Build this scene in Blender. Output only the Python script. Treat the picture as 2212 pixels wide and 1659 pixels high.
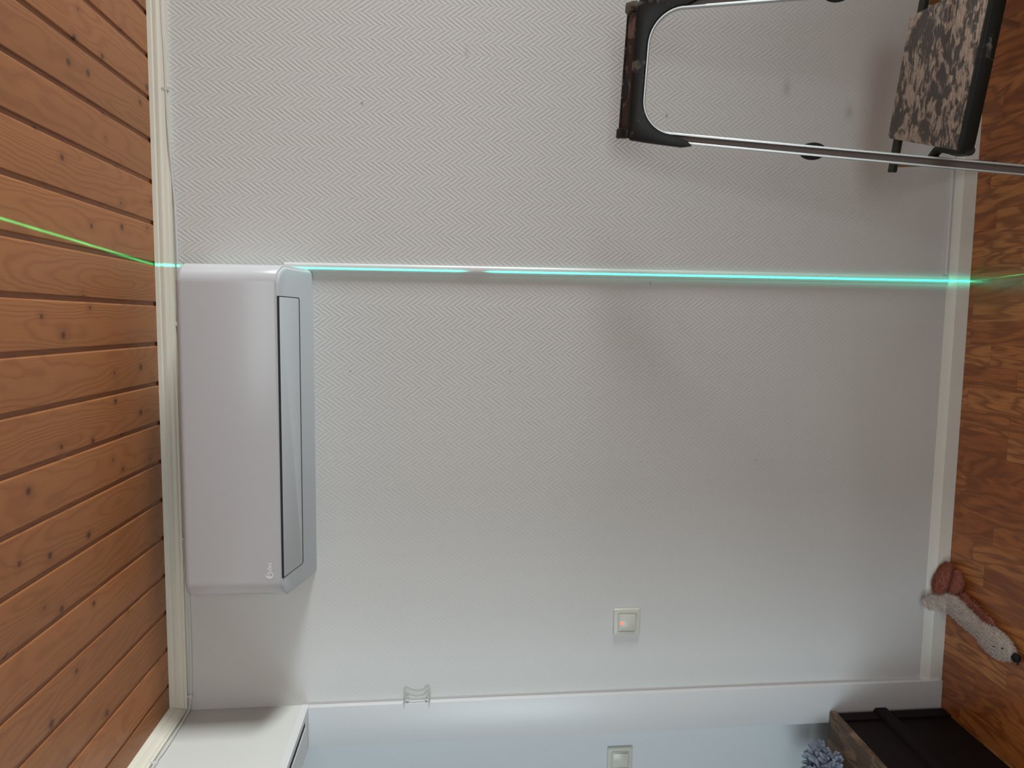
import bpy, bmesh, math, random
from mathutils import Vector, Matrix
random.seed(7)
PI = math.pi
for o in list(bpy.data.objects):
    bpy.data.objects.remove(o)
C = bpy.context.scene.collection
sc = bpy.context.scene

# ------------------------------------------------------------------ camera (phone held sideways: the room lies on its side in the frame)
F_PX = 1479.4
CAM = Vector((1.1482, -2.0091, 1.6302))
def rotm():
    yaw, pitch, roll = 0.088995, -0.101021, 0.012613
    B = Matrix(((0, 0, -1), (-1, 0, 0), (0, 1, 0)))
    c, s = math.cos(yaw), math.sin(yaw); RX = Matrix(((1, 0, 0), (0, c, -s), (0, s, c)))
    c, s = math.cos(pitch), math.sin(pitch); RY = Matrix(((c, 0, s), (0, 1, 0), (-s, 0, c)))
    c, s = math.cos(roll), math.sin(roll); RZ = Matrix(((c, -s, 0), (s, c, 0), (0, 0, 1)))
    return RZ @ RX @ RY @ B
R = rotm()
cam = bpy.data.cameras.new('camera')
cam.sensor_fit = 'HORIZONTAL'; cam.sensor_width = 36.0; cam.lens = F_PX / 2212 * 36; cam.clip_start = 0.02
co = bpy.data.objects.new('camera', cam); C.objects.link(co); sc.camera = co
M3 = Matrix((R[0], -R[1], -R[2])).transposed()
co.matrix_world = Matrix.Translation(CAM) @ M3.to_4x4()

# ------------------------------------------------------------------ light and exposure
sc.view_settings.view_transform = 'Standard'; sc.view_settings.look = 'None'
sc.view_settings.exposure = 0.0; sc.view_settings.gamma = 1.0
w = bpy.data.worlds.new('world'); sc.world = w; w.use_nodes = True
w.node_tree.nodes['Background'].inputs[0].default_value = (0.75, 0.87, 1.0, 1)
w.node_tree.nodes['Background'].inputs[1].default_value = 0.25

def area(name, loc, target, sx, sy, power, col, spread=PI):
    l = bpy.data.lights.new(name, 'AREA'); l.shape = 'RECTANGLE'; l.size = sx; l.size_y = sy
    l.energy = power; l.color = col; l.spread = spread
    o = bpy.data.objects.new(name, l); C.objects.link(o); o.location = loc
    o.rotation_euler = (Vector(target) - Vector(loc)).to_track_quat('-Z', 'Y').to_euler()
    return o
RX1 = 5.6          # right wall of the room
area('window_light_right', (RX1 - 0.05, -1.15, 1.25), (0, -0.75, 2.35), 1.1, 1.0, 39, (0.93, 0.98, 0.975), math.radians(60))
area('added_bounce_behind', (0.5, -4.6, 0.75), (0.6, 0, 2.7), 1.5, 0.9, 1.6, (0.88, 0.97, 1.0), math.radians(66))  # added unseen lamp tilted up, standing in for bounced light
area('added_fill_far', (1.6, -4.9, 1.75), (1.2, 0, 1.2), 2.2, 1.2, 34, (0.88, 0.97, 1.0))  # added soft general fill that lifts the floor and lower room
area('window_light_hall', (-1.3, -3.2, 1.5), (-0.5, 0, 1.3), 1.2, 1.5, 39, (0.76, 0.92, 1.0))

# line laser standing low on the floor, out of the frame: a lamp whose beam is a thin upright fan
def laser():
    S = Vector((1.356, -1.45, 0.06)); D = Vector((-0.0425, 1.0, 0.0)).normalized()
    l = bpy.data.lights.new('laser_level_beam', 'SPOT'); l.energy = 1.0; l.shadow_soft_size = 0.0
    l.spot_size = math.radians(172); l.spot_blend = 0.0; l.color = (1, 1, 1)
    o = bpy.data.objects.new('laser_level_beam', l); C.objects.link(o)
    N = Vector((0, 0, 1)).cross(D).normalized()       # across the fan
    a = math.radians(38)
    fwd = (D * math.cos(a) + Vector((0, 0, 1)) * math.sin(a)).normalized()
    z = -fwd; x = -N; y = z.cross(x)
    o.matrix_world = Matrix.Translation(S) @ Matrix((x, y, z)).transposed().to_4x4()
    l.use_nodes = True; nt = l.node_tree; nt.nodes.clear()
    out = nt.nodes.new('ShaderNodeOutputLight'); em = nt.nodes.new('ShaderNodeEmission')
    tc = nt.nodes.new('ShaderNodeTexCoord'); sp = nt.nodes.new('ShaderNodeSeparateXYZ')
    nt.links.new(tc.outputs['Normal'], sp.inputs[0])
    def m(op, a, b=None, c=None):
        n = nt.nodes.new('ShaderNodeMath'); n.operation = op
        for i, v in enumerate((a, b, c)):
            if v is None: continue
            if isinstance(v, (int, float)): n.inputs[i].default_value = v
            else: nt.links.new(v, n.inputs[i])
        return n.outputs[0]
    ax = m('ABSOLUTE', sp.outputs[0])
    def gauss(wd): return m('EXPONENT', m('MULTIPLY', m('POWER', m('DIVIDE', ax, wd), 2.0), -1.0))
    core = m('MULTIPLY', gauss(0.0009), 1.0)
    halo = m('MULTIPLY', gauss(0.011), 0.008)
    g = m('ADD', core, halo)
    # the beam is stronger low down than high up; elevation angle from local y / -z
    el = m('ADD', m('ARCTAN2', sp.outputs[1], m('MULTIPLY', sp.outputs[2], -1.0)), math.radians(38))
    el = m('ABSOLUTE', el)
    fall = m('EXPONENT', m('MULTIPLY', el, -1.3))
    # a short gap in the line, cut into the beam strength
    gap = m('SMOOTH_MAX', m('SUBTRACT', 1.0, m('EXPONENT', m('MULTIPLY', m('POWER', m('DIVIDE', m('SUBTRACT', el, GAP_EL), 0.016), 4.0), -1.0))), 0.0, 0.0)
    st = m('MULTIPLY', m('MULTIPLY', g, fall), gap)
    nt.links.new(m('MULTIPLY', st, LASER_K), em.inputs['Strength'])
    em.inputs['Color'].default_value = (0.0, 1.0, 0.62, 1)
    nt.links.new(em.outputs[0], out.inputs[0])
GAP_EL = math.atan2(1.545 - 0.06, 1.45)
LASER_K = 6500.0
laser()

# ------------------------------------------------------------------ material helper
class NT:
    def __init__(s, name, rough=0.5, spec=0.5, metal=0.0, col=(0.8, 0.8, 0.8)):
        s.mat = bpy.data.materials.new(name); s.mat.use_nodes = True
        s.nt = s.mat.node_tree; s.b = s.nt.nodes['Principled BSDF']
        s.b.inputs['Roughness'].default_value = rough; s.b.inputs['Metallic'].default_value = metal
        s.b.inputs['Base Color'].default_value = (*col, 1)
        s.b.inputs['Specular IOR Level'].default_value = spec
        s._p = None
    def n(s, t): return s.nt.nodes.new(t)
    def link(s, a, b): s.nt.links.new(a, b)
    def pos(s):
        if s._p is None:
            s._p = s.n('ShaderNodeSeparateXYZ'); g = s.n('ShaderNodeTexCoord'); s.tc = g
            s.link(g.outputs['Object'], s._p.inputs[0])
        return s._p.outputs
    def m(s, op, *a, clamp=False):
        n = s.n('ShaderNodeMath'); n.operation = op; n.use_clamp = clamp
        for i, v in enumerate(a):
            if isinstance(v, (int, float)): n.inputs[i].default_value = v
            else: s.link(v, n.inputs[i])
        return n.outputs[0]
    def vec(s, x, y, z):
        n = s.n('ShaderNodeCombineXYZ')
        for i, v in enumerate((x, y, z)):
            if isinstance(v, (int, float)): n.inputs[i].default_value = v
            else: s.link(v, n.inputs[i])
        return n.outputs[0]
    def noise(s, v, scale=1.0, detail=2.0, rough=0.5, dist=0.0):
        n = s.n('ShaderNodeTexNoise'); s.link(v, n.inputs['Vector'])
        n.inputs['Scale'].default_value = scale; n.inputs['Detail'].default_value = detail
        n.inputs['Roughness'].default_value = rough; n.inputs['Distortion'].default_value = dist
        return n.outputs['Fac']
    def white(s, v):
        n = s.n('ShaderNodeTexWhiteNoise'); n.noise_dimensions = '3D'; s.link(v, n.inputs['Vector']); return n.outputs['Value']
    def ramp(s, f, stops):
        n = s.n('ShaderNodeValToRGB'); s.link(f, n.inputs[0]); e = n.color_ramp.elements
        while len(e) < len(stops): e.new(0.5)
        for k, (p, c) in zip(e, stops): k.position = p; k.color = (*c, 1)
        return n.outputs[0]
    def mix(s, f, a, b, mode='MIX'):
        n = s.n('ShaderNodeMix'); n.data_type = 'RGBA'; n.blend_type = mode
        for i, v in ((0, f), (6, a), (7, b)):
            if isinstance(v, (int, float)): n.inputs[i].default_value = v
            elif isinstance(v, tuple): n.inputs[i].default_value = (*v, 1)
            else: s.link(v, n.inputs[i])
        return n.outputs[2]
    def color(s, c): s.link(c, s.b.inputs['Base Color'])
    def bump(s, h, dist, strength=1.0):
        n = s.n('ShaderNodeBump'); n.inputs['Distance'].default_value = dist; n.inputs['Strength'].default_value = strength
        s.link(h, n.inputs['Height']); s.link(n.outputs[0], s.b.inputs['Normal'])

def simple(name, col, rough=0.5, spec=0.5, metal=0.0, bump=0.0, bscale=200, var=0.0):
    t = NT(name, rough, spec, metal, col); t.pos()
    nz = t.noise(t.tc.outputs['Object'], bscale, 3)
    if bump: t.bump(nz, bump)
    if var:
        n2 = t.noise(t.tc.outputs['Object'], 9, 4)
        t.color(t.mix(n2, tuple(c * (1 - var) for c in col), tuple(min(1, c * (1 + var)) for c in col)))
    return t.mat

def wallpaper_mat():
    t = NT('herringbone_wallpaper', 0.62, 0.3); x, y, z = t.pos()[0], t.pos()[1], t.pos()[2]
    wob = t.noise(t.tc.outputs['Object'], 6, 2)
    tri = t.m('PINGPONG', t.m('SUBTRACT', x, 1.228 - 0.0335 * 60), 0.0335)
    ph = t.m('ADD', t.m('ADD', z, t.m('MULTIPLY', tri, -1.34)), t.m('MULTIPLY', wob, 0.012))
    fine = t.noise(t.vec(t.m('MULTIPLY', x, 90), 0.0, t.m('MULTIPLY', z, 90)), 1, 2)
    st = t.m('SINE', t.m('MULTIPLY', t.m('ADD', ph, t.m('MULTIPLY', fine, 0.006)), 2 * PI / 0.0172))
    h = t.m('ADD', t.m('MULTIPLY', t.m('MULTIPLY', st, t.m('ADD', 0.25, t.noise(t.tc.outputs['Object'], 30, 2))), 0.55), t.m('MULTIPLY', fine, 0.7))
    relief = t.m('ADD', 0.22, t.m('MULTIPLY', t.m('MULTIPLY', t.m('SMOOTH_MIN', t.m('MULTIPLY', t.m('SUBTRACT', x, 0.45), 1.4, clamp=True), 1.0, 0.1), t.m('MULTIPLY', t.m('SUBTRACT', z, 0.1), 0.9, clamp=True)), 0.78))
    t.bump(t.m('MULTIPLY', h, relief), 0.00055)
    base = (0.650, 0.652, 0.640)
    big = t.noise(t.tc.outputs['Object'], 1.7, 3)
    c = t.mix(big, tuple(v * 0.965 for v in base), tuple(v * 1.03 for v in base))
    for (mx, mz, rx, rz, k) in ((1.753, 1.858, .004, .0025, .75), (1.003, 1.896, .0025, .002, .6), (1.271, 1.016, .004, .0018, .7),
                               (1.757, 0.982, .006, .003, .6), (1.006, 1.433, .003, .002, .45), (1.852, 0.619, .022, .012, .25),
                               (1.906, 1.567, .014, .006, .2), (0.733, 0.664, .002, .002, .6), (1.68, 1.02, .004, .004, .5), (1.79, .42, .02, .012, .25)):
        d = t.m('ADD', t.m('POWER', t.m('DIVIDE', t.m('SUBTRACT', x, mx), rx), 2.0), t.m('POWER', t.m('DIVIDE', t.m('SUBTRACT', z, mz), rz), 2.0))
        f = t.m('MULTIPLY', t.m('EXPONENT', t.m('MULTIPLY', d, -1.0)), k)
        c = t.mix(f, c, (0.13, 0.11, 0.09))
    t.color(c); return t.mat

def pine_mat():
    t = NT('varnished_pine_boards', 0.42, 0.4); x, y, z = t.pos()[0], t.pos()[1], t.pos()[2]
    bi = t.m('FLOOR', t.m('DIVIDE', t.m('SUBTRACT', x, 1.957), 0.1099))
    rnd = t.white(t.vec(bi, 3.1, 0.7)); rnd2 = t.white(t.vec(bi, 9.4, 5.2))
    yo = t.m('ADD', y, t.m('MULTIPLY', rnd, 7.0))
    v = t.vec(t.m('ADD', x, t.m('MULTIPLY', rnd2, 3.0)), t.m('MULTIPLY', yo, 0.11), t.m('MULTIPLY', bi, 1.37))
    fld = t.noise(v, 7.0, 2, 0.45)
    vo = t.n('ShaderNodeTexVoronoi'); vo.inputs['Scale'].default_value = 1.0; vo.voronoi_dimensions = '2D'
    t.link(t.vec(t.m('MULTIPLY', x, 13.0), t.m('ADD', t.m('MULTIPLY', yo, 11.5), t.m('MULTIPLY', bi, 5.3)), 0.0), vo.inputs['Vector'])
    rings = t.m('SINE', t.m('MULTIPLY', t.m('ADD', fld, t.m('MULTIPLY', vo.outputs['Distance'], -0.03)), 165.0))
    ringm = t.m('POWER', t.m('ADD', t.m('MULTIPLY', rings, 0.5), 0.5), 2.5)
    fib = t.noise(t.vec(t.m('MULTIPLY', x, 260), t.m('MULTIPLY', yo, 7), bi), 1, 3)
    light = (0.42, 0.168, 0.058); dark = (0.25, 0.082, 0.025)
    c = t.mix(t.m('MULTIPLY', ringm, 0.46), light, dark)
    c = t.mix(t.m('MULTIPLY', fib, 0.30), c, (0.16, 0.06, 0.02))
    blot = t.noise(t.vec(t.m('MULTIPLY', x, 4), t.m('MULTIPLY', yo, 1.6), bi), 1, 3)
    c = t.mix(t.m('MULTIPLY', blot, 0.45), c, (0.24, 0.085, 0.030))
    tone = t.m('ADD', 0.86, t.m('MULTIPLY', rnd2, 0.26))
    c = t.mix(1.0, c, t.vec(tone, tone, tone), 'MULTIPLY')
    sel = t.m('GREATER_THAN', t.white(vo.outputs['Color']), 0.76)
    d = vo.outputs['Distance']
    core = t.m('MULTIPLY', t.m('SUBTRACT', 1.0, t.m('DIVIDE', t.m('ADD', d, t.m('MULTIPLY', blot, 0.05)), t.m('ADD', 0.065, t.m('MULTIPLY', t.white(t.vec(t.white(vo.outputs['Color']), 1.0, 2.0)), 0.11))), clamp=True), sel)
    core = t.m('MULTIPLY', t.m('MULTIPLY', core, 2.2, clamp=True), 0.8)
    halo = t.m('MULTIPLY', t.m('SUBTRACT', 1.0, t.m('DIVIDE', d, 0.30), clamp=True), t.m('MULTIPLY', sel, 0.45))
    c = t.mix(halo, c, (0.17, 0.055, 0.018)); c = t.mix(core, c, (0.07, 0.024, 0.010))
    t.color(c)
    t.bump(t.m('ADD', t.m('MULTIPLY', fib, 0.4), t.m('MULTIPLY', ringm, 0.3)), 0.0004)
    return t.mat

def parquet_mat():
    t = NT('oak_strip_flooring', 0.30, 0.5); x, y, z = t.pos()[0], t.pos()[1], t.pos()[2]
    si = t.m('FLOOR', t.m('DIVIDE', t.m('SUBTRACT', x, 1.30), 0.0665))
    r1 = t.white(t.vec(si, 1.7, 4.4))
    yl = t.m('ADD', t.m('DIVIDE', y, 0.42), t.m('MULTIPLY', r1, 5.0)); li = t.m('FLOOR', yl)
    r2 = t.white(t.vec(si, li, 2.2)); r3 = t.white(t.vec(li, si, 7.7))
    v = t.vec(t.m('ADD', x, t.m('MULTIPLY', r2, 4.0)), t.m('MULTIPLY', t.m('ADD', y, t.m('MULTIPLY', r3, 3.0)), 0.22), r2)
    fld = t.noise(v, 9.0, 3, 0.55, 0.6)
    ring = t.m('POWER', t.m('ADD', t.m('MULTIPLY', t.m('SINE', t.m('MULTIPLY', fld, 55.0)), 0.5), 0.5), 1.6)
    pore = t.noise(t.vec(t.m('MULTIPLY', x, 420), t.m('MULTIPLY', y, 18), r2), 1, 3)
    c = t.ramp(r2, [(0.0, (0.40, 0.118, 0.026)), (0.5, (0.50, 0.165, 0.038)), (1.0, (0.62, 0.25, 0.072))])
    c = t.mix(t.m('MULTIPLY', ring, 0.72), c, (0.21, 0.056, 0.014))
    c = t.mix(t.m('MULTIPLY', t.m('MULTIPLY', t.m('SUBTRACT', pore, 0.42, clamp=True), 3.0, clamp=True), 0.45), c, (0.08, 0.027, 0.01))
    ex = t.m('ABSOLUTE', t.m('SUBTRACT', t.m('FRACT', t.m('DIVIDE', t.m('SUBTRACT', x, 1.30), 0.0665)), 0.5))
    ey = t.m('ABSOLUTE', t.m('SUBTRACT', t.m('FRACT', yl), 0.5))
    e = t.m('MAXIMUM', t.m('GREATER_THAN', ex, 0.487), t.m('GREATER_THAN', ey, 0.4975))
    c = t.mix(t.m('MULTIPLY', e, 0.28), c, (0.05, 0.016, 0.006))
    # dried splash of white paint beside the ladder
    for (px, py, rx, ry, k) in ((1.838, -0.175, .010, .004, .55), (1.80, -0.205, .013, .006, .40), (1.775, -0.235, .020, .004, .45)):
        d = t.m('ADD', t.m('POWER', t.m('DIVIDE', t.m('SUBTRACT', x, px), rx), 2.0), t.m('POWER', t.m('DIVIDE', t.m('SUBTRACT', y, py), ry), 2.0))
        c = t.mix(t.m('MULTIPLY', t.m('EXPONENT', t.m('MULTIPLY', d, -1.0)), k), c, (0.5, 0.45, 0.45))
    t.color(c); t.bump(pore, 0.0002)
    t.b.inputs['Coat Weight'].default_value = 0.25; t.b.inputs['Coat Roughness'].default_value = 0.22
    return t.mat

def splat_mat(name, base, paint, stretch, thr, rough=0.55, rib=None, scale=30, var=0.35):
    t = NT(name, rough, 0.4); x, y, z = t.pos()[0], t.pos()[1], t.pos()[2]
    mp = t.n('ShaderNodeMapping'); mp.inputs['Scale'].default_value = stretch
    mp.inputs['Rotation'].default_value = (0, 0, math.radians(12) if rib else 0)
    t.link(t.tc.outputs['Object'], mp.inputs[0])
    a = t.noise(mp.outputs[0], scale, 5, 0.62, 0.5); b = t.noise(mp.outputs[0], scale * 0.28, 3, 0.5, 0.3)
    f = t.m('ADD', t.m('MULTIPLY', a, 0.6), t.m('MULTIPLY', b, 0.4))
    f = t.m('MULTIPLY', t.m('SUBTRACT', f, thr), 16.0, clamp=True)
    c2 = t.mix(t.noise(mp.outputs[0], scale * 2.1, 3), tuple(v * (1 - var) for v in paint), tuple(v * (1 + var) for v in paint))
    c = t.mix(t.m('MULTIPLY', f, 0.85), base, c2); t.color(c)
    h = t.m('MULTIPLY', f, 0.5)
    if rib:
        sp = t.n('ShaderNodeSeparateXYZ'); t.link(mp.outputs[0], sp.inputs[0])
        h = t.m('ADD', h, t.m('MULTIPLY', t.m('SINE', t.m('MULTIPLY', sp.outputs[1], 2 * PI / rib)), 0.6))
    t.bump(h, 0.0018 if rib else 0.0006)
    return t.mat

def glass_mat():
    t = NT('clear_plastic', 0.12, 0.6, col=(0.62, 0.64, 0.60)); t.b.inputs['Transmission Weight'].default_value = 0.45
    t.b.inputs['IOR'].default_value = 1.45; t.b.inputs['Alpha'].default_value = 1.0
    return t.mat

M = {}
M['wallpaper'] = wallpaper_mat(); M['pine'] = pine_mat(); M['parquet'] = parquet_mat()
M['wallpaint'] = simple('white_wall_paint', (0.62, 0.63, 0.605), 0.6, 0.3, bump=0.0002, bscale=60)
M['hallpaint'] = simple('cool_white_hall_paint', (0.68, 0.71, 0.735), 0.6, 0.3, bump=0.0002, bscale=60)
M['lining'] = simple('white_gloss_lining', (0.66, 0.675, 0.685), 0.35, 0.5, bump=0.0001, bscale=40)
M['trim'] = simple('cream_painted_moulding', (0.78, 0.76, 0.66), 0.45, 0.4, bump=0.0002, bscale=90)
M['base'] = simple('painted_skirting', (0.80, 0.80, 0.74), 0.4, 0.4, bump=0.0002, bscale=90)
M['cable'] = simple('white_cable_sheath', (0.66, 0.65, 0.64), 0.4, 0.5)
M['ac'] = simple('glossy_white_plastic', (0.545, 0.55, 0.575), 0.22, 0.5)
M['ac_under'] = simple('cool_white_plastic', (0.575, 0.63, 0.675), 0.35, 0.5)
M['ac_dark'] = simple('dark_gap_plastic', (0.03, 0.035, 0.04), 0.7, 0.2)
M['logo'] = simple('white_logo_print', (0.95, 0.95, 0.95), 0.3, 0.5)
M['switch'] = simple('ivory_switch_plastic', (0.62, 0.62, 0.55), 0.3, 0.5)
M['alu'] = simple('brushed_aluminium', (0.58, 0.60, 0.60), 0.36, 0.5, metal=1.0, bump=0.0001, bscale=300)
M['web'] = splat_mat('brown_reflection_web', (0.21, 0.165, 0.145), (0.30, 0.25, 0.22), (1, 1, 0.2), 0.55, 0.45, None, 20)  # brown reflection of the wooden room put into the web colour
M['plastic'] = splat_mat('black_plastic_paint_marks', (0.008, 0.0085, 0.0085), (0.17, 0.145, 0.12), (1, 1, 1), 0.545, 0.45, None, 26)
M['lip'] = splat_mat('black_rubber_lip', (0.008, 0.013, 0.012), (0.24, 0.24, 0.21), (1, 1, 1), 0.60, 0.4, None, 22)
M['rust'] = splat_mat('brown_dusty_channel', (0.055, 0.026, 0.020), (0.26, 0.17, 0.145), (1, 1, 1), 0.53, 0.7, None, 22)
M['tread'] = splat_mat('paint_caked_tread', (0.125, 0.108, 0.102), (0.62, 0.50, 0.41), (1.0, 2.0, 1.0), 0.478, 0.6, 0.018, 34, 0.5)
M['rod'] = simple('dark_steel_rod', (0.025, 0.028, 0.024), 0.5, 0.4)
M['rubber'] = simple('black_rubber', (0.015, 0.017, 0.017), 0.6, 0.3)
M['white_tip'] = simple('pale_plastic_tip', (0.42, 0.41, 0.38), 0.5)
M['chest'] = simple('black_stained_wood', (0.009, 0.005, 0.0045), 0.6, 0.12, bump=0.0008, bscale=35, var=0.4)
M['chest_top'] = splat_mat('worn_brown_lid', (0.085, 0.050, 0.030), (0.21, 0.135, 0.085), (1.6, 0.5, 1), 0.48, 0.6, None, 18)
M['fluff'] = simple('blue_grey_chenille', (0.23, 0.26, 0.33), 0.95, 0.1, bump=0.001, bscale=400, var=0.3)
M['navy'] = simple('navy_cloth', (0.015, 0.02, 0.035), 0.9, 0.1)
M['plush_white'] = simple('off_white_plush', (0.66, 0.59, 0.54), 0.95, 0.1, bump=0.0015, bscale=260, var=0.12)
M['plush_red'] = simple('rust_brown_plush', (0.36, 0.135, 0.095), 0.95, 0.1, bump=0.0015, bscale=260, var=0.2)
M['nose'] = simple('black_plush_nose', (0.006, 0.006, 0.006), 0.6, 0.3)
M['clear'] = glass_mat()
def led():
    t = NT('red_neon', 0.3, 0.5, col=(0.9, 0.25, 0.2)); t.b.inputs['Emission Color'].default_value = (1.0, 0.10, 0.06, 1)
    t.b.inputs['Emission Strength'].default_value = 1.6; return t.mat
M['led'] = led()

# ------------------------------------------------------------------ mesh helpers
def box(bm, x0, x1, y0, y1, z0, z1, mat=None):
    r = bmesh.ops.create_cube(bm, size=1.0)
    S = Matrix.Diagonal((x1 - x0, y1 - y0, z1 - z0, 1)); T = Matrix.Translation(((x0 + x1) / 2, (y0 + y1) / 2, (z0 + z1) / 2))
    m = T @ S
    if mat: m = mat @ m
    bmesh.ops.transform(bm, matrix=m, verts=r['verts']); return r['verts']
def prism(bm, pts, h0, h1, fr=None):
    """outline pts (a,b) extruded from h0 to h1; fr maps (a,b,h) to world"""
    fr = fr or (lambda a, b, h: (a, b, h))
    lo = [bm.verts.new(fr(a, b, h0)) for a, b in pts]; hi = [bm.verts.new(fr(a, b, h1)) for a, b in pts]
    n = len(pts); bm.faces.new(lo); bm.faces.new(hi[::-1])
    for i in range(n): bm.faces.new((lo[i], hi[i], hi[(i + 1) % n], lo[(i + 1) % n]))
    return lo, hi
def loft(bm, rings, cap=True, closed=True):
    vs = [[bm.verts.new(p) for p in r] for r in rings]; n = len(vs[0])
    for a, b in zip(vs, vs[1:]):
        for i in range(n if closed else n - 1): bm.faces.new((a[i], b[i], b[(i + 1) % n], a[(i + 1) % n]))
    if cap:
        bm.faces.new(vs[0]); bm.faces.new(vs[-1][::-1])
    return vs
def smooth_path(pts, n=6):
    P = [Vector(p) for p in pts]; out = []
    for i in range(len(P) - 1):
        p0 = P[max(i - 1, 0)]; p1 = P[i]; p2 = P[i + 1]; p3 = P[min(i + 2, len(P) - 1)]
        for k in range(n):
            t = k / n
            out.append(0.5 * ((2 * p1) + (p2 - p0) * t + (2 * p0 - 5 * p1 + 4 * p2 - p3) * t * t + (3 * p1 - p0 - 3 * p2 + p3) * t ** 3))
    out.append(P[-1]); return out
def tube(bm, path, rad, seg=8):
    path = [Vector(p) for p in path]; rings = []; up = None
    for i, p in enumerate(path):
        d = (path[min(i + 1, len(path) - 1)] - path[max(i - 1, 0)]).normalized()
        if up is None: up = Vector((0, 0, 1)) if abs(d.z) < 0.9 else Vector((1, 0, 0))
        s = d.cross(up).normalized(); up = s.cross(d).normalized()
        r = rad[i] if isinstance(rad, (list, tuple)) else rad
        rings.append([p + s * math.cos(2 * PI * k / seg) * r + up * math.sin(2 * PI * k / seg) * r for k in range(seg)])
    loft(bm, rings)
def ball(bm, c, r, seg=16, sc_=(1, 1, 1), rot=None):
    q = bmesh.ops.create_uvsphere(bm, u_segments=seg, v_segments=max(6, seg // 2), radius=1.0)
    m = Matrix.Translation(c) @ (rot.to_4x4() if rot else Matrix()) @ Matrix.Diagonal((r * sc_[0], r * sc_[1], r * sc_[2], 1))
    bmesh.ops.transform(bm, matrix=m, verts=q['verts']); return q['verts']
def bevel(bm, w, seg=2, ang=0.6):
    bmesh.ops.recalc_face_normals(bm, faces=bm.faces[:])
    e = [e for e in bm.edges if len(e.link_faces) == 2 and e.calc_face_angle(0) > ang]
    bmesh.ops.bevel(bm, geom=e, offset=w, segments=seg, profile=0.5, affect='EDGES', clamp_overlap=True)
def obj(name, bm, mat, parent=None, smooth=0.6, mods=None):
    bmesh.ops.recalc_face_normals(bm, faces=bm.faces[:])
    if parent is not None:
        off = Vector(parent.location)
        if parent.parent: off = off + Vector(parent.parent.location)
        bmesh.ops.translate(bm, verts=bm.verts[:], vec=-off)
    me = bpy.data.meshes.new(name); bm.to_mesh(me); bm.free()
    me.materials.append(M[mat])
    if smooth:
        me.polygons.foreach_set('use_smooth', [True] * len(me.polygons)); me.set_sharp_from_angle(angle=smooth)
    o = bpy.data.objects.new(name, me); C.objects.link(o)
    if parent is not None: o.parent = parent
    return o
def tag(o, label, cat, group=None):
    o['label'] = label; o['category'] = cat
    if group: o['group'] = group
    return o
def thing(name, label, cat, loc, group=None):
    o = bpy.data.objects.new(name, None); o.empty_display_size = 0.05; C.objects.link(o); o.location = loc
    return tag(o, label, cat, group)
def struct(name, bm, mat, smooth=0.6, label=None):
    o = obj(name, bm, mat, None, smooth); o['kind'] = 'structure'
    if label: o['label'] = label
    return o
def B(): return bmesh.new()

# ------------------------------------------------------------------ room shell
H = 2.418; RY0 = -5.0
bm = B(); box(bm, 0.0, RX1, 0.0, 0.10, 0, H + 0.05); struct('wall_back', bm, 'wallpaper', label='white painted herringbone textured wallpaper wall')
bm = B()
box(bm, -0.12, 0.0, -0.93, -0.018, 2.046, H + 0.05); box(bm, -0.12, 0.0, RY0, -0.93, 0, H + 0.05); box(bm, -0.12, 0, -0.018, 0.1, 2.046, H + 0.05)
box(bm, -0.12, 0, 0.0, 0.1, 0, 2.046)
struct('wall_left', bm, 'wallpaint')
bm = B(); box(bm, RX1, RX1 + 0.1, RY0, 0.1, 0, H + 0.05); struct('wall_right', bm, 'wallpaint')
bm = B(); box(bm, -2.6, RX1, RY0 - 0.1, RY0, 0, H + 0.05); struct('wall_front', bm, 'wallpaint')
bm = B(); box(bm, -2.6, -0.12, 0.10, 0.2, 0, H + 0.05); struct('wall_hall', bm, 'hallpaint')
bm = B(); box(bm, -2.7, -2.6, RY0, 0.2, 0, H + 0.05); struct('wall_hall_side', bm, 'wallpaint')
bm = B(); box(bm, -2.7, RX1, RY0, 0.2, -0.05, 0.0); struct('floor', bm, 'parquet')
# ceiling of tongue and groove boards running towards the back wall
bm = B(); pitch = 0.1099; k = -34
x = 1.957 + pitch * 33
xs = []
while x > -0.02:
    xs.append(x); x -= pitch
for x in xs:
    a = x - pitch + 0.0052; b = x - 0.0052
    prof = [(a, H + 0.03), (a, H + 0.0042), (a + 0.0005, H + 0.0012), (a + 0.002, H), (b - 0.006, H), (b - 0.003, H + 0.0006), (b, H + 0.0030), (b, H + 0.03)]
    prism(bm, prof, RY0, 0.0, lambda p, q, h: (p, h, q))
box(bm, -0.05, RX1, RY0, 0.1, H + 0.0042, H + 0.06)
struct('ceiling', bm, 'pine', smooth=0.3)
bm = B(); box(bm, -2.6, -0.12, RY0, 0.1, H, H + 0.05); struct('ceiling_hall', bm, 'wallpaint')

# ceiling moulding: stepped profile (distance from wall, height)
tp = [(0, H), (0.020, H), (0.020, H - 0.010), (0.017, H - 0.013), (0.019, H - 0.018), (0.019, H - 0.024), (0.014, H - 0.029), (0.013, H - 0.037), (0.009, H - 0.040), (0.009, H - 0.046), (0, H - 0.046)]
bm = B(); vsn = []
for yy, xx in ((None, RX1),):
    pass
# back run mitred into the left run at the corner
rb = [[(xe, -d, z) for d, z in tp] for xe in (RX1,)]
ring0 = [(d, -d, z) for d, z in tp]
loft(bm, [ring0, [(RX1, -d, z) for d, z in tp]]); struct('trim_1', bm, 'trim', smooth=0.5, label='cream ceiling moulding along the back wall')
bm = B(); loft(bm, [[(d, -d - 0.0008, z) for d, z in tp], [(d, RY0, z) for d, z in tp]]); struct('trim_2', bm, 'trim', smooth=0.5, label='cream ceiling moulding above the doorway')

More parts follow.
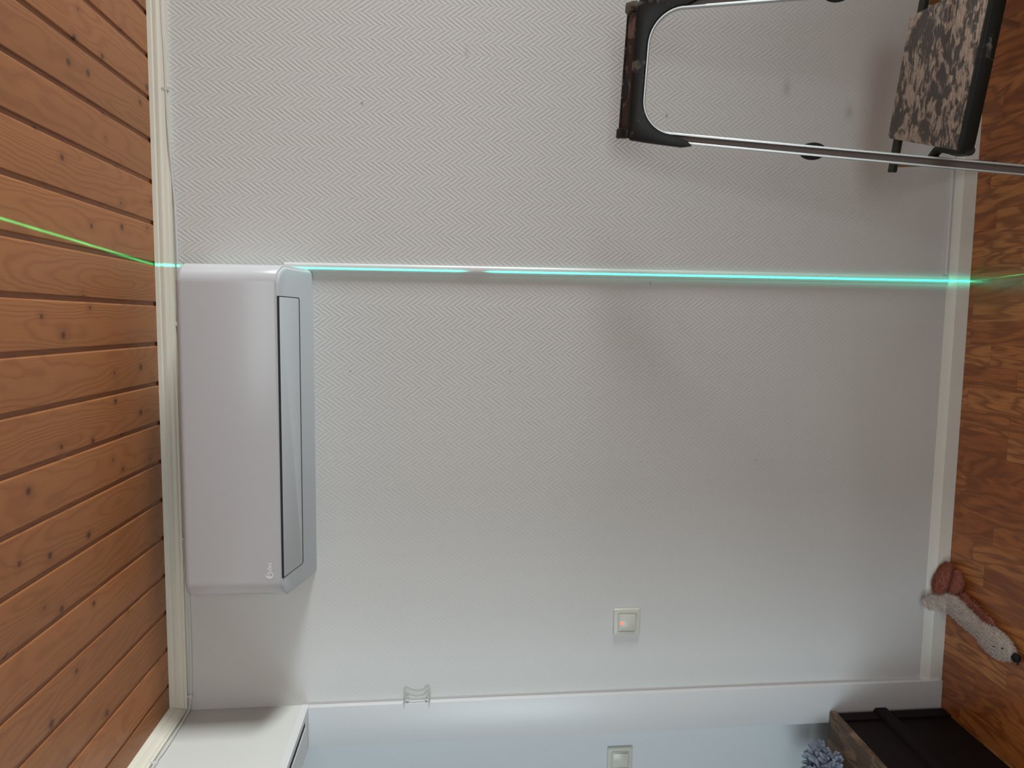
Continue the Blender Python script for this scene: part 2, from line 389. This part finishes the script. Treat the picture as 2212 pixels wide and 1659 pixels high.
# doorway lining: upright board and head with a dark slot
bm = B(); box(bm, -0.125, 0.0015, -0.018, 0.0, 0, 2.026); bevel(bm, 0.0012, 2); struct('trim_3', bm, 'lining', label='white upright lining board of the doorway')
bm = B()
box(bm, -0.016, 0.0015, -0.93, 0.0, 2.026, 2.046)
box(bm, -0.125, -0.040, -0.93, 0.0, 2.0262, 2.046)
box(bm, -0.040, -0.016, -0.050, 0.0, 2.0261, 2.046)
struct('trim_4', bm, 'lining', label='white head board of the doorway with a dark slot')
bm = B(); box(bm, -0.040, -0.016, -0.93, -0.050, 2.0285, 2.0455); struct('trim_5', bm, 'ac_dark', label='dark slot in the head of the doorway')

# skirting board: flat face with a sloping top
bp = [(0, 0), (0.012, 0), (0.012, 0.043), (0.009, 0.047), (0.003, 0.066), (0, 0.068)]
bm = B(); loft(bm, [[(0.0015, -d, z) for d, z in bp], [(RX1, -d, z) for d, z in bp]]); struct('baseboard_back', bm, 'base', smooth=0.4)
bm = B(); loft(bm, [[(-2.6, 0.1 - d, z) for d, z in bp], [(-0.125, 0.1 - d, z) for d, z in bp]]); struct('baseboard_hall', bm, 'base', smooth=0.4)

# ------------------------------------------------------------------ cable covers
def half_round(n=8, wd=0.013, dp=0.012):
    return [(wd * math.cos(PI * k / n), -dp * math.sin(PI * k / n) ** 0.55) for k in range(n + 1)]
bm = B(); hr = half_round()
loft(bm, [[(1.2975 - 0.0005 * 0 + a, b, z) for a, b in hr] for z in (0.070, 0.5, 1.0, 1.5, 2.075)])
tag(obj('cable_cover', bm, 'lining'), 'long white upright cable cover on the wall, running down below the air conditioner', 'cable cover')
bm = B(); hr2 = [(0.0065 * math.cos(PI * k / 8), 0.010 * math.sin(PI * k / 8) ** 0.6) for k in range(9)]
loft(bm, [[(xx, -b - 0.0, 0.0768 + a) for a, b in hr2] for xx in (1.3135, 3.0, RX1)])
tag(obj('cable_cover', bm, 'lining'), 'thin white cable cover lying flat along the top of the skirting under the ladder', 'cable cover')

cp = [(2.6, 2.386), (1.995, 2.383), (1.876, 2.3795), (1.768, 2.3775), (1.634, 2.374), (1.474, 2.367), (1.362, 2.3645), (1.21, 2.364), (1.133, 2.3665), (0.939, 2.361), (0.741, 2.360), (0.518, 2.3635), (0.334, 2.361), (0.195, 2.360), (0.05, 2.3635)]
path = [(a, -0.0035 if b < 2.37 else -0.0115, b) for a, b in cp]
path += [(0.012, -0.012, 2.366), (0.0045, -0.06, 2.3655), (0.0045, -0.15, 2.3635), (0.0045, -0.209, 2.3635), (0.0045, -0.256, 2.3655), (0.0045, -0.5, 2.361), (0.0045, -1.0, 2.363)]
bm = B(); tube(bm, smooth_path(path, 6), 0.0035, 8)
tag(obj('cable', bm, 'cable'), 'thin white cable clipped under the ceiling moulding and round the corner', 'cable')
def clip(x, z, side, lab):
    bm = B()
    if side == 'back':
        for s in range(9): pass
        prism(bm, [(x + 0.0065 * math.cos(PI * k / 8), z + 0.0065 * math.sin(PI * k / 8) - 0.0) for k in range(9)] + [(x - 0.0065, z - 0.006), (x + 0.0065, z - 0.006)], -0.0145 if z > 2.37 else -0.0085, 0.0, lambda a, b, h: (a, h, b))
        t = (x, 0, z)
        n = B(); tube(n, [(x, -0.015 if z > 2.37 else -0.0075, z + 0.0085), (x, -0.003, z + 0.0085)], 0.0028, 8)
    else:
        prism(bm, [(x + 0.0065 * math.cos(PI * k / 8), z + 0.0065 * math.sin(PI * k / 8)) for k in range(9)] + [(x - 0.0065, z - 0.006), (x + 0.0065, z - 0.006)], 0.0, 0.0095, lambda a, b, h: (h, a, b))
        n = B(); tube(n, [(0.0105, x, z + 0.0085), (0.003, x, z + 0.0085)], 0.0028, 8)
    r = thing('cable_clip', lab, 'cable clip', (x if side == 'back' else 0.0, 0 if side == 'back' else x, z), 'clips holding the white cable')
    bevel(bm, 0.0008, 1); obj('clip_body', bm, 'cable', r); obj('nail', n, 'lining', r)
clip(1.768, 2.3775, 'back', 'small white cable clip near the ladder end of the ceiling moulding')
clip(1.133, 2.3665, 'back', 'small white cable clip above the right part of the air conditioner')
clip(0.518, 2.3635, 'back', 'small white cable clip above the left part of the air conditioner')
clip(0.045, 2.3635, 'back', 'small white cable clip in the corner of the back wall')
clip(-0.256, 2.3655, 'left', 'small white cable clip on the wall above the doorway')

# ------------------------------------------------------------------ air conditioner
def ac():
    xl, xr, D = 0.408, 1.2905, 0.200
    r = thing('air_conditioner', 'white wall mounted air conditioner unit under the wooden ceiling', 'air conditioner', ((xl + xr) / 2, 0, 2.0))
    def outline(ins, rad, n=12):
        a, b, d = xl + ins, xr - ins, D - ins
        pts = [(b, 0.0)] + [(b - rad + rad * math.cos(PI / 2 * k / n), -(d - rad) - rad * math.sin(PI / 2 * k / n)) for k in range(n + 1)]
        pts += [(a + rad - rad * math.sin(PI / 2 * k / n), -(d - rad) - rad * math.cos(PI / 2 * k / n)) for k in range(n + 1)] + [(a, 0.0)]
        return pts
    zb = lambda y: 2.000 + 0.26 * (-y)
    # glossy front cover wrapping the sides, edges softly rounded
    bm = B(); rings = []
    o = outline(0, 0.052)
    def ring(ins, zf): return [(px, py, zf(py)) for px, py in outline(ins, 0.052 - ins * 0.5)]
    rings = [ring(0.006, lambda y: zb(y) + 0.0020), ring(0.0015, lambda y: zb(y) + 0.0035), ring(0.0, lambda y: zb(y) + 0.007), ring(0.0, lambda y: 2.285)]
    for k in range(1, 7):
        a = PI / 2 * k / 6; rings.append(ring(0.018 * (1 - math.cos(a)), lambda y, a=a: 2.285 + 0.018 * math.sin(a)))
    loft(bm, rings); obj('front_cover', bm, 'ac', r, smooth=0.7)
    # underside moulding
    bm = B(); rings = [ring(0.0040, lambda y: zb(y) + 0.012), ring(0.0040, lambda y: zb(y) + 0.003), ring(0.006, lambda y: zb(y) + 0.0), ring(0.012, lambda y: zb(y) - 0.002)]
    loft(bm, rings); obj('underside', bm, 'ac_under', r, smooth=0.7)
    # outlet slot and swing louver
    def sl(x0, x1, y0, y1, off0, off1, rr):
        n = 6; pts = [(x0, y0), (x1, y0)] + [(x1 - rr + rr * math.cos(PI / 2 * k / n), y1 - rr + rr * math.sin(PI / 2 * k / n)) for k in range(n + 1)] + \
              [(x0 + rr - rr * math.sin(PI / 2 * k / n), y1 - rr + rr * math.cos(PI / 2 * k / n)) for k in range(n + 1)]
        bmm = B(); prism(bmm, pts, off0, off1, lambda a, b, h: (a, b, zb(b) + h)); return bmm
    bm = sl(0.4665, 1.2095, -0.1955, -0.083, -0.0024, 0.004, 0.008); obj('air_outlet', bm, 'ac_dark', r)
    bm = sl(0.4690, 1.2070, -0.1925, -0.0895, -0.0036, -0.0015, 0.006); bevel(bm, 0.0012, 2); obj('louver', bm, 'ac_under', r)
    # printed maker's mark
    cu = bpy.data.curves.new('logo_text', 'FONT'); cu.body = 'Midea'; cu.size = 0.0165; cu.extrude = 0.0002
    to = bpy.data.objects.new('logo_text', cu); C.objects.link(to); bpy.context.view_layer.update()
    me = bpy.data.meshes.new_from_object(to); bpy.data.objects.remove(to)
    bm = B(); bm.from_mesh(me)
    bmesh.ops.transform(bm, matrix=Matrix.Translation((0.4712, -0.2003, 2.0780)) @ Matrix.Rotation(PI / 2, 4, 'X') , verts=bm.verts[:])
    ring_pts = []
    n = 26
    for k in range(n + 1):
        a = math.radians(70 + 265 * k / n); wd = 0.0012 * math.sin(PI * k / n) + 0.00025
        ring_pts.append((a, wd))
    cx, cz, rr = 0.4778, 2.0835, 0.0086
    loft(bm, [[(cx + (rr + q * wd) * math.cos(a), hh, cz + (rr + q * wd) * math.sin(a)) for q, hh in ((1, -0.2006), (1, -0.1999), (-1, -0.1999), (-1, -0.2006))] for a, wd in ring_pts])
    l = obj('logo', bm, 'logo', r, smooth=None); l['label'] = 'white printed maker mark reading Midea'
ac()

# ------------------------------------------------------------------ light switches
def switch(cx, cz, yw, lab, lit):
    r = thing('light_switch', lab, 'light switch', (cx, yw, cz))
    def frame(hw, t0, rr=0.004):
        return [(cx + sx * (hw - rr) + rr * math.cos(a), cz + sz * (hw - rr) + rr * math.sin(a)) for sx, sz, a0 in ((1, 1, 0), (-1, 1, PI / 2), (-1, -1, PI), (1, -1, 1.5 * PI)) for a in (a0, a0 + PI / 6, a0 + PI / 3, a0 + PI / 2)]
    def lf(bm, levels):
        loft(bm, [[(a, yw - d, b) for a, b in frame(hw, 0)] for hw, d in levels])
    bm = B(); lf(bm, [(0.0425, 0.0), (0.0425, 0.004), (0.0400, 0.0085), (0.0300, 0.0095), (0.0288, 0.0070)]); obj('frame', bm, 'switch', r, smooth=0.5)
    bm = B(); lf(bm, [(0.0282, 0.005), (0.0282, 0.0085), (0.0270, 0.0095)]); obj('center_plate', bm, 'switch', r, smooth=0.5)
    bm = B(); vs = box(bm, cx - 0.0235, cx + 0.0235, yw - 0.0125, yw - 0.006, cz - 0.0245, cz + 0.0235)
    for v in vs:
        if v.co.y < yw - 0.009: v.co.y += 0.0022 * (1 if v.co.z > cz else -1)
    bevel(bm, 0.0012, 2); rk = obj('rocker', bm, 'switch', r)
    if lit:
        bm = B(); ball(bm, (cx - 0.002, yw - 0.0108, cz + 0.016), 0.0052, 16, (1, 0.35, 1.15)); o = obj('indicator_lamp', bm, 'led', r); o['label'] = 'glowing red indicator lamp'
switch(0.229, 1.060, 0.0, 'white rocker light switch with glowing red lamp on the wallpapered wall', True)
switch(-0.288, 1.042, 0.10, 'white rocker light switch on the hall wall beyond the doorway', False)

# ------------------------------------------------------------------ clear hook beside the doorway
r = thing('wall_hook', 'small clear plastic bent hook stuck beside the doorway lining', 'hook', (0.02, 0, 1.703))
bm = B(); tube(bm, smooth_path([(0.004, -0.020, 1.742), (0.022, -0.020, 1.742), (0.036, -0.018, 1.738), (0.030, -0.018, 1.727), (0.024, -0.017, 1.705), (0.028, -0.017, 1.684), (0.040, -0.017, 1.674), (0.030, -0.019, 1.668), (0.004, -0.020, 1.667)], 6), 0.0022, 8)
obj('wire', bm, 'clear', r)
for pz, pr in ((1.733, 0.004), (1.676, 0.003)):
    bm = B(); tube(bm, [(0.012, -0.018, pz), (0.012, -0.0035, pz)], pr, 10); obj('peg', bm, 'clear', r)

# ------------------------------------------------------------------ step ladder
def ladder():
    a = math.radians(12); t = math.radians(18)
    P0 = Vector((1.65, -0.17, 1.15))
    u = Vector((math.cos(a), -math.sin(a), 0)); v = Vector((-math.sin(a), -math.cos(a), 0)); zz = Vector((0, 0, 1))
    wv = zz * math.cos(t) - v * math.sin(t); nv = u.cross(wv).normalized()
    W3 = lambda a_, b_, h_: P0 + u * a_ + wv * b_ + nv * h_
    PL = lambda a_, d_, z_: Vector((P0.x, P0.y, 0)) + u * a_ + v * d_ + zz * z_
    r = thing('step_ladder', 'paint spattered aluminium step ladder with black plastic top rail standing by the wall', 'ladder', (1.66, -0.40, 0.0))
    wf = -1.15 / math.cos(t) + 0.022
    # centre line of the hoop frame in its own plane
    R_ = 0.095; topw = -0.0335; uc = (-0.0045, 0.3135)
    def side(wl, s): # u of centre line at height w
        return uc[0] + 0.066 * (wl + 0.13) if s == 0 else uc[1] - 0.060 * (wl + 0.13)
    path = [(side(wf, 0), wf), (side(-0.13, 0), -0.13)]
    c0 = (side(-0.13, 0) + R_, topw - R_)
    path += [(c0[0] - R_ * math.cos(q), c0[1] + R_ * math.sin(q)) for q in [PI / 2 * k / 12 for k in range(1, 13)]]
    c1 = (side(-0.13, 1) - R_, topw - R_)
    path += [(c1[0] + R_ * math.sin(q), c1[1] + R_ * math.cos(q)) for q in [PI / 2 * k / 12 for k in range(0, 12)]]
    path += [(side(-0.13, 1), -0.13), (side(wf, 1), wf)]
    prof = [(-0.0125, -0.010), (-0.0125, 0.010), (-0.0115, 0.011), (-0.0080, 0.011), (-0.0070, 0.010), (-0.0068, -0.0085), (0.0068, -0.0085), (0.0070, 0.010), (0.0080, 0.011), (0.0115, 0.011), (0.0125, 0.010), (0.0125, -0.010)]
    bm = B(); rings = []
    for i, (pu, pw) in enumerate(path):
        p = Vector(path[max(i - 1, 0)]); q = Vector(path[min(i + 1, len(path) - 1)]); d = (q - p).normalized(); nn = Vector((-d.y, d.x))
        rings.append([W3(pu + nn.x * s, pw + nn.y * s, h) for s, h in prof])
    loft(bm, rings); obj('hoop_frame', bm, 'alu', r, smooth=0.5)
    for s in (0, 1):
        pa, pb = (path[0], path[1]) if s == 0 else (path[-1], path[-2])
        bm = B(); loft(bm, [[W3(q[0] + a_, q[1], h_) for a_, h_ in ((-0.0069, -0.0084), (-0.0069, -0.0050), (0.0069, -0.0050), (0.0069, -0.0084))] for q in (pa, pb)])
        wb = obj('rail_web', bm, 'web', r); wb['label'] = 'inner channel of the rail with brown room reflection painted in'
    for s in (0, 1):
        bm = B(); c = side(wf, s); vs = prism(bm, [(c - 0.018, wf - 0.022), (c + 0.018, wf - 0.022), (c + 0.016, wf + 0.03), (c - 0.016, wf + 0.03)], -0.018, 0.018, W3)
        for g in vs:
            for q in g:
                q.co.z = max(q.co.z, 0.0)
        bevel(bm, 0.003, 2); obj('foot', bm, 'rubber', r)
    # black top cap wrapped over the hoop
    outl = [(-0.023, -0.176), (-0.027, -0.150), (-0.018, -0.06), (-0.012, -0.014), (-0.006, -0.010), (0.315, -0.010), (0.321, -0.014), (0.330, -0.06), (0.338, -0.150), (0.336, -0.176)]
    R2 = R_ - 0.006
    inn = [(c1[0] + R2 * math.sin(q), c1[1] + R2 * math.cos(q)) for q in [PI / 2 * k / 12 for k in range(12, -1, -1)]]
    inn += [(c0[0] - R2 * math.sin(q), c0[1] + R2 * math.cos(q)) for q in [PI / 2 * k / 12 for k in range(0, 13)]]
    outl2 = outl + [(0.3250, -0.165)] + inn + [(-0.0125, -0.165)]
    bm = B(); prism(bm, outl2, -0.024, 0.0155, W3); bevel(bm, 0.002, 2, 0.8); cap = obj('top_cap', bm, 'plastic', r, smooth=0.5); cap['label'] = 'black plastic top cap marked with dried paint'
    sec = [(-0.0105, 0.0155), (-0.0060, 0.0150), (-0.0055, 0.0125), (-0.0085, 0.0098), (0.0125, -0.0118), (0.0165, -0.0100), (0.0185, -0.0125), (0.0190, -0.0180), (0.0170, -0.024), (-0.0105, -0.024)]
    bm = B(); loft(bm, [[W3(uu, b_, h_) for b_, h_ in sec] for uu in (-0.002, 0.312)]); obj('sloped_top', bm, 'plastic', cap, smooth=0.4)
    bm = B(); loft(bm, [[W3(uu, b_ + d_ * 0.7, h_ + d_ * 0.7) for b_, h_, d_ in ((-0.0078, 0.0091, 0.0), (-0.0078, 0.0091, 0.0012), (0.0118, -0.0111, 0.0012), (0.0118, -0.0111, 0.0))] for uu in (0.006, 0.304)]); ch = obj('top_channel', bm, 'rust', cap); ch['label'] = 'dusty brown channel in the top'
    for uu in (0.0045, 0.306):
        bm = B(); loft(bm, [[W3(uu + sg * 0.0125, b_, h_) for b_, h_ in ((-0.009, 0.0165), (0.006, 0.0135), (0.0235, -0.004), (0.0240, -0.020), (-0.009, -0.020))] for sg in (-1, 1)]); bevel(bm, 0.004, 2, 0.6); obj('end_knob', bm, 'plastic', cap)
    bm = B(); prism(bm, [(0.115 + 0.032 * math.cos(q), 0.0075 * math.sin(q)) for q in [2 * PI * k / 20 for k in range(20)]], 0.0014, 0.0022, lambda a_, b_, h_: W3(a_, 0.0075 + b_ * 0.72 + h_ * 0.7, -0.0065 - b_ * 0.72 + h_ * 0.7)); gs = obj('grip_slot', bm, 'ac_dark', cap)
    # rubber bumpers clipped round the rails
    for s in (0, 1):
        wl = -0.478; c = side(wl, s)
        bm = B(); prism(bm, [(c + 0.0215 * math.cos(q), wl + 0.033 * math.sin(q)) for q in [2 * PI * k / 24 for k in range(24)]], -0.017, -0.0105, W3); bevel(bm, 0.0015, 1, 0.9); obj('bumper', bm, 'rubber', r)
    # platform
    zt = 0.452
    rearL, rearR, frR, frL = (0.016, 0.068), (0.308, 0.066), (0.338, 0.335), (-0.022, 0.335)
    def taper(d, s):
        f = (d - 0.066) / 0.269
        return (0.016 - 0.038 * f) if s == 0 else (0.308 + 0.030 * f)
    bm = B()
    pts = [(taper(.335, 0), .335), (taper(.30, 0) , .30), (taper(.075, 0), .075), (taper(.067, 0) + .008, .066), (taper(.067, 1) - .008, .066), (taper(.075, 1), .075), (taper(.30, 1), .30), (taper(.335, 1), .335)]
    prism(bm, pts, zt - 0.024, zt, PL); bevel(bm, 0.004, 2, 0.9); pf = obj('platform', bm, 'tread', r); pf['label'] = 'ribbed platform caked with dried plaster and paint'
    bm = B()
    lp = [(-0.031, 0.341), (-0.028, 0.3355), (-0.022, 0.3352), (0.338, 0.3352), (0.343, 0.3355), (0.347, 0.341), (0.338, 0.346), (0.324, 0.349), (-0.008, 0.349), (-0.022, 0.346)]
    def LIP(a_, d_, z_):
        return PL(a_, d_, z_)
    lo, hi = prism(bm, lp, zt - 0.036, zt - 0.001, LIP); bevel(bm, 0.005, 2, 0.9); obj('front_lip', bm, 'lip', pf)
    bm = B(); prism(bm, [(0.290, 0.348), (0.325, 0.348), (0.325, 0.3515), (0.290, 0.3515)], zt - 0.033, zt - 0.006, PL); e = obj('lip_patch', bm, 'white_tip', pf); e['label'] = 'pale patch on the black lip'
    # arms between platform and rails
    wr = lambda z_: (z_ - 1.15) / math.cos(t)
    for s in (0, 1):
        bm = B(); sg = -1 if s == 0 else 1; ue = side(wr(.43), s) + sg * 0.004
        prism(bm, [(taper(.09, s) - sg * 0.02, 0.074), (taper(.09, s) - sg * 0.02, 0.100), (ue + sg * 0.021, 0.100), (ue + sg * 0.021, 0.074)], zt - 0.024, zt - 0.012, PL); bevel(bm, 0.002, 1); obj('hinge_rod', bm, 'rod', r)
        bm = B(); tube(bm, smooth_path([PL(taper(.33, s) + sg * 0.001, 0.346, zt - 0.028), PL(taper(.33, s) + sg * 0.001, 0.300, zt - 0.034), PL(taper(.25, s) + sg * 0.004, 0.235, zt - 0.034), PL(side(wr(.40), s) - sg * 0.002, 0.205, zt - 0.034)], 4), 0.0115, 10); obj('bracket', bm, 'rod', r)
    # rear legs, leaning back to the wall
    for s in (0, 1):
        top = PL(side(wr(.43), s) - (0.004 if s == 0 else 0.012), 0.090, zt - 0.018)
        foot = Vector((1.643, -0.070, 0.006)) if s == 0 else Vector((1.6625, -0.074, 0.006)) + u * 0.36 + Vector((0, 0.03, 0))
        if foot.y > -0.06: foot.y = -0.06
        bm = B(); d = (foot - top).normalized(); s1 = u; s2 = d.cross(s1).normalized()
        rings = [[p + s1 * i * 0.008 + s2 * j * 0.010 for i, j in ((-1, -1), (1, -1), (1, 1), (-1, 1))] for p in (top, foot)]
        loft(bm, rings); 
        for q in bm.verts: q.co.z = max(q.co.z, 0.0)
        bevel(bm, 0.002, 1); obj('rear_leg', bm, 'alu', r)
def cap_sub(r, cap): return cap
ladder()

# ------------------------------------------------------------------ dark chest in the doorway
def chest():
    r = thing('wooden_chest', 'dark stained wooden chest with worn brown lid standing in the doorway', 'chest', (-0.45, -0.4, 0))
    rot = Matrix.Translation((-0.082, 0, 0)) @ Matrix.Rotation(math.radians(3.2), 4, 'Z').inverted() @ Matrix.Translation((0.082, 0, 0))
    x1, x0, y1, y0, h = -0.082, -0.80, -0.020, -0.62, 0.388
    T = rot
    bm = B(); box(bm, x0 + .01, x1 - 0.010, y0 + .01, y1 - 0.008, 0.0, h - 0.02, T); bevel(bm, 0.003, 2); obj('body', bm, 'chest', r)
    bm = B(); box(bm, x0, x1, y0, y1 - 0.001, h - 0.022, h, T); bevel(bm, 0.004, 2)
    ld = obj('lid', bm, 'chest_top', r); ld['label'] = 'worn brown wooden lid'
    bm = B(); vs = prism(bm, [(-0.004, 0.185), (0.014, 0.195), (0.014, 0.232), (-0.004, 0.243)], y0, y1 - 0.0, lambda a_, b_, h_: T @ Vector((x1 - 0.010 + a_, h_, b_))); bevel(bm, 0.003, 2); obj('batten', bm, 'chest', r)
    for yy in (y1 - 0.045, y0 + 0.004):
        for z0, z1 in ((0.0, 0.185), (0.243, h - 0.022)):
            bm = B(); box(bm, x1 - 0.012, x1 - 0.003, yy, yy + 0.036, z0, z1, T); bevel(bm, 0.002, 1); obj('corner_post', bm, 'chest', r)
chest()

# shaggy chenille heap on the chest
def fluff():
    base = Vector((-0.240, -0.112, 0.390))
    r = thing('chenille_mat', 'blue grey shaggy chenille mat crumpled on the brown chest lid', 'mat', base)
    bm = B(); ball(bm, base + Vector((0, 0, 0.040)), 0.055, 20, (1.15, 1.3, 0.72)); obj('backing', bm, 'fluff', r)
    bm = B()
    for i in range(210):
        th = random.uniform(0, 2 * PI); ph = math.acos(random.uniform(-0.25, 1.0))
        d = Vector((math.sin(ph) * math.cos(th), math.sin(ph) * math.sin(th), math.cos(ph)))
        p = base + Vector((0, 0, 0.042)) + Vector((d.x * 0.066, d.y * 0.072, d.z * 0.052))
        tz = Vector((random.gauss(0, 1), random.gauss(0, 1), random.gauss(0, 1))).normalized()
        q1 = p + d * 0.008 + tz * 0.007; q2 = p + d * 0.020 + tz * 0.016
        for q in (p, q1, q2): q.z = max(q.z, base.z + 0.006)
        q1.y = min(q1.y, -0.03); q2.y = min(q2.y, -0.03)
        tube(bm, smooth_path([p, q1, q2], 3), [0.0052, 0.0058, 0.0060, 0.0060, 0.0058, 0.0055, 0.0040], 7)
    for v_ in bm.verts: v_.co.z = max(v_.co.z, base.z + 0.0006)
    o = obj('tufts', bm, 'fluff', r, smooth=1.2); o['kind'] = 'stuff'
fluff()
bm = B(); ball(bm, (-0.30, -0.30, 0.404), 0.055, 16, (1.2, 1.2, 0.26)); tag(obj('cloth', bm, 'navy'), 'dark navy cloth beside the shaggy mat on the chest', 'cloth')

# ------------------------------------------------------------------ plush dog toy lying against the skirting
def furry(bm, n, ln, seed):
    rnd = random.Random(seed); bm.faces.ensure_lookup_table(); bmesh.ops.recalc_face_normals(bm, faces=bm.faces[:])
    fs = bm.faces[:]; ar = [f.calc_area() for f in fs]
    for f in rnd.choices(fs, weights=ar, k=n):
        c = f.calc_center_median(); vs_ = f.verts[:]; w_ = [rnd.random() for _ in vs_]; sw = sum(w_)
        p = sum((v_.co * (q / sw) for v_, q in zip(vs_, w_)), Vector()); nr = f.normal.copy()
        tdir = Vector((rnd.gauss(0, 1), rnd.gauss(0, 1), rnd.gauss(0, 0.6))).normalized() * 0.8
        L = ln * rnd.uniform(0.5, 1.2); s = nr.orthogonal().normalized() * 0.0010; s2 = nr.cross(s).normalized() * 0.0010
        tip = p + (nr + tdir).normalized() * L
        if tip.z < 0.001: tip.z = 0.001
        a_, b_, c_ = bm.verts.new(p + s), bm.verts.new(p - s * 0.5 + s2), bm.verts.new(p - s * 0.5 - s2); t_ = bm.verts.new(tip)
        bm.faces.new((a_, b_, t_)); bm.faces.new((b_, c_, t_)); bm.faces.new((c_, a_, t_))
def sweep_body(bm, pts, seg=18):
    """pts: (x,y,z,half width,half height) along the spine"""
    P = smooth_path([Vector(p[:3]) for p in pts], 5); W_ = smooth_path([Vector((p[3], p[4], 0)) for p in pts], 5); rings = []
    for i, p in enumerate(P):
        d = (P[min(i + 1, len(P) - 1)] - P[max(i - 1, 0)]).normalized(); s = d.cross(Vector((0, 0, 1))).normalized(); up = s.cross(d).normalized()
        rings.append([p + s * math.cos(2 * PI * k / seg) * W_[i].x + up * math.sin(2 * PI * k / seg) * W_[i].y for k in range(seg)])
    loft(bm, rings)
def plush():
    r = thing('plush_toy', 'flat white and rust brown plush dog toy with black nose lying against the skirting', 'plush toy', (0.25, -0.17, 0))
    bm = B()
    sweep_body(bm, [(0.268, -0.026, 0.092, 0.008, 0.006), (0.270, -0.030, 0.078, 0.019, 0.008), (0.276, -0.040, 0.052, 0.024, 0.012), (0.282, -0.066, 0.032, 0.031, 0.014), (0.272, -0.105, 0.028, 0.031, 0.016),
                    (0.260, -0.145, 0.027, 0.028, 0.016), (0.251, -0.185, 0.027, 0.026, 0.017), (0.244, -0.220, 0.030, 0.034, 0.020), (0.239, -0.250, 0.030, 0.037, 0.021), (0.233, -0.275, 0.027, 0.031, 0.018), (0.228, -0.296, 0.024, 0.015, 0.012), (0.227, -0.304, 0.023, 0.006, 0.006)])
    furry(bm, 8000, 0.0095, 3); obj('body', bm, 'plush_white', r, smooth=1.5)
    bm = B()
    sweep_body(bm, [(0.278, -0.028, 0.020, 0.016, 0.010), (0.284, -0.066, 0.014, 0.040, 0.012), (0.279, -0.108, 0.012, 0.040, 0.011), (0.266, -0.150, 0.012, 0.039, 0.011), (0.253, -0.195, 0.012, 0.040, 0.011), (0.246, -0.222, 0.011, 0.020, 0.008)])
    furry(bm, 4000, 0.011, 5)
    for v_ in bm.verts: v_.co.z = max(v_.co.z, 0.0006)
    o = obj('underside', bm, 'plush_red', r, smooth=1.5); o['label'] = 'rust brown underside fringe'
    bm = B()
    sweep_body(bm, [(0.303, -0.034, 0.046, 0.012, 0.012), (0.322, -0.030, 0.045, 0.024, 0.018), (0.348, -0.030, 0.037, 0.027, 0.020), (0.375, -0.028, 0.025, 0.022, 0.018), (0.398, -0.026, 0.012, 0.008, 0.009)])
    sweep_body(bm, [(0.312, -0.060, 0.024, 0.012, 0.012), (0.335, -0.067, 0.020, 0.018, 0.015), (0.362, -0.066, 0.016, 0.018, 0.013), (0.385, -0.056, 0.010, 0.010, 0.008)])
    furry(bm, 4000, 0.007, 8)
    for v_ in bm.verts: v_.co.z = max(v_.co.z, 0.0006); v_.co.y = min(v_.co.y, -0.0125)
    o = obj('tail', bm, 'plush_red', r, smooth=1.5); o['label'] = 'folded rust brown tail'
    bm = B(); ball(bm, (0.2270, -0.310, 0.023), 0.0132, 16, (1.0, 0.95, 0.9)); obj('nose', bm, 'nose', r)
    for q in ((0.2465, -0.2890, 0.0395), (0.2215, -0.2870, 0.0375)):
        pass
    for q, rr in (((0.2420, -0.284, 0.0425), 0.0032), ((0.2375, -0.262, 0.0500), 0.0028)):
        bm = B(); ball(bm, q, rr, 10); obj('eye', bm, 'nose', r)
    bm = B(); tube(bm, smooth_path([(0.220, -0.300, 0.014), (0.209, -0.300, 0.006), (0.198, -0.294, 0.0022)], 4), 0.0016, 6); obj('whisker_thread', bm, 'nose', r)
plush()
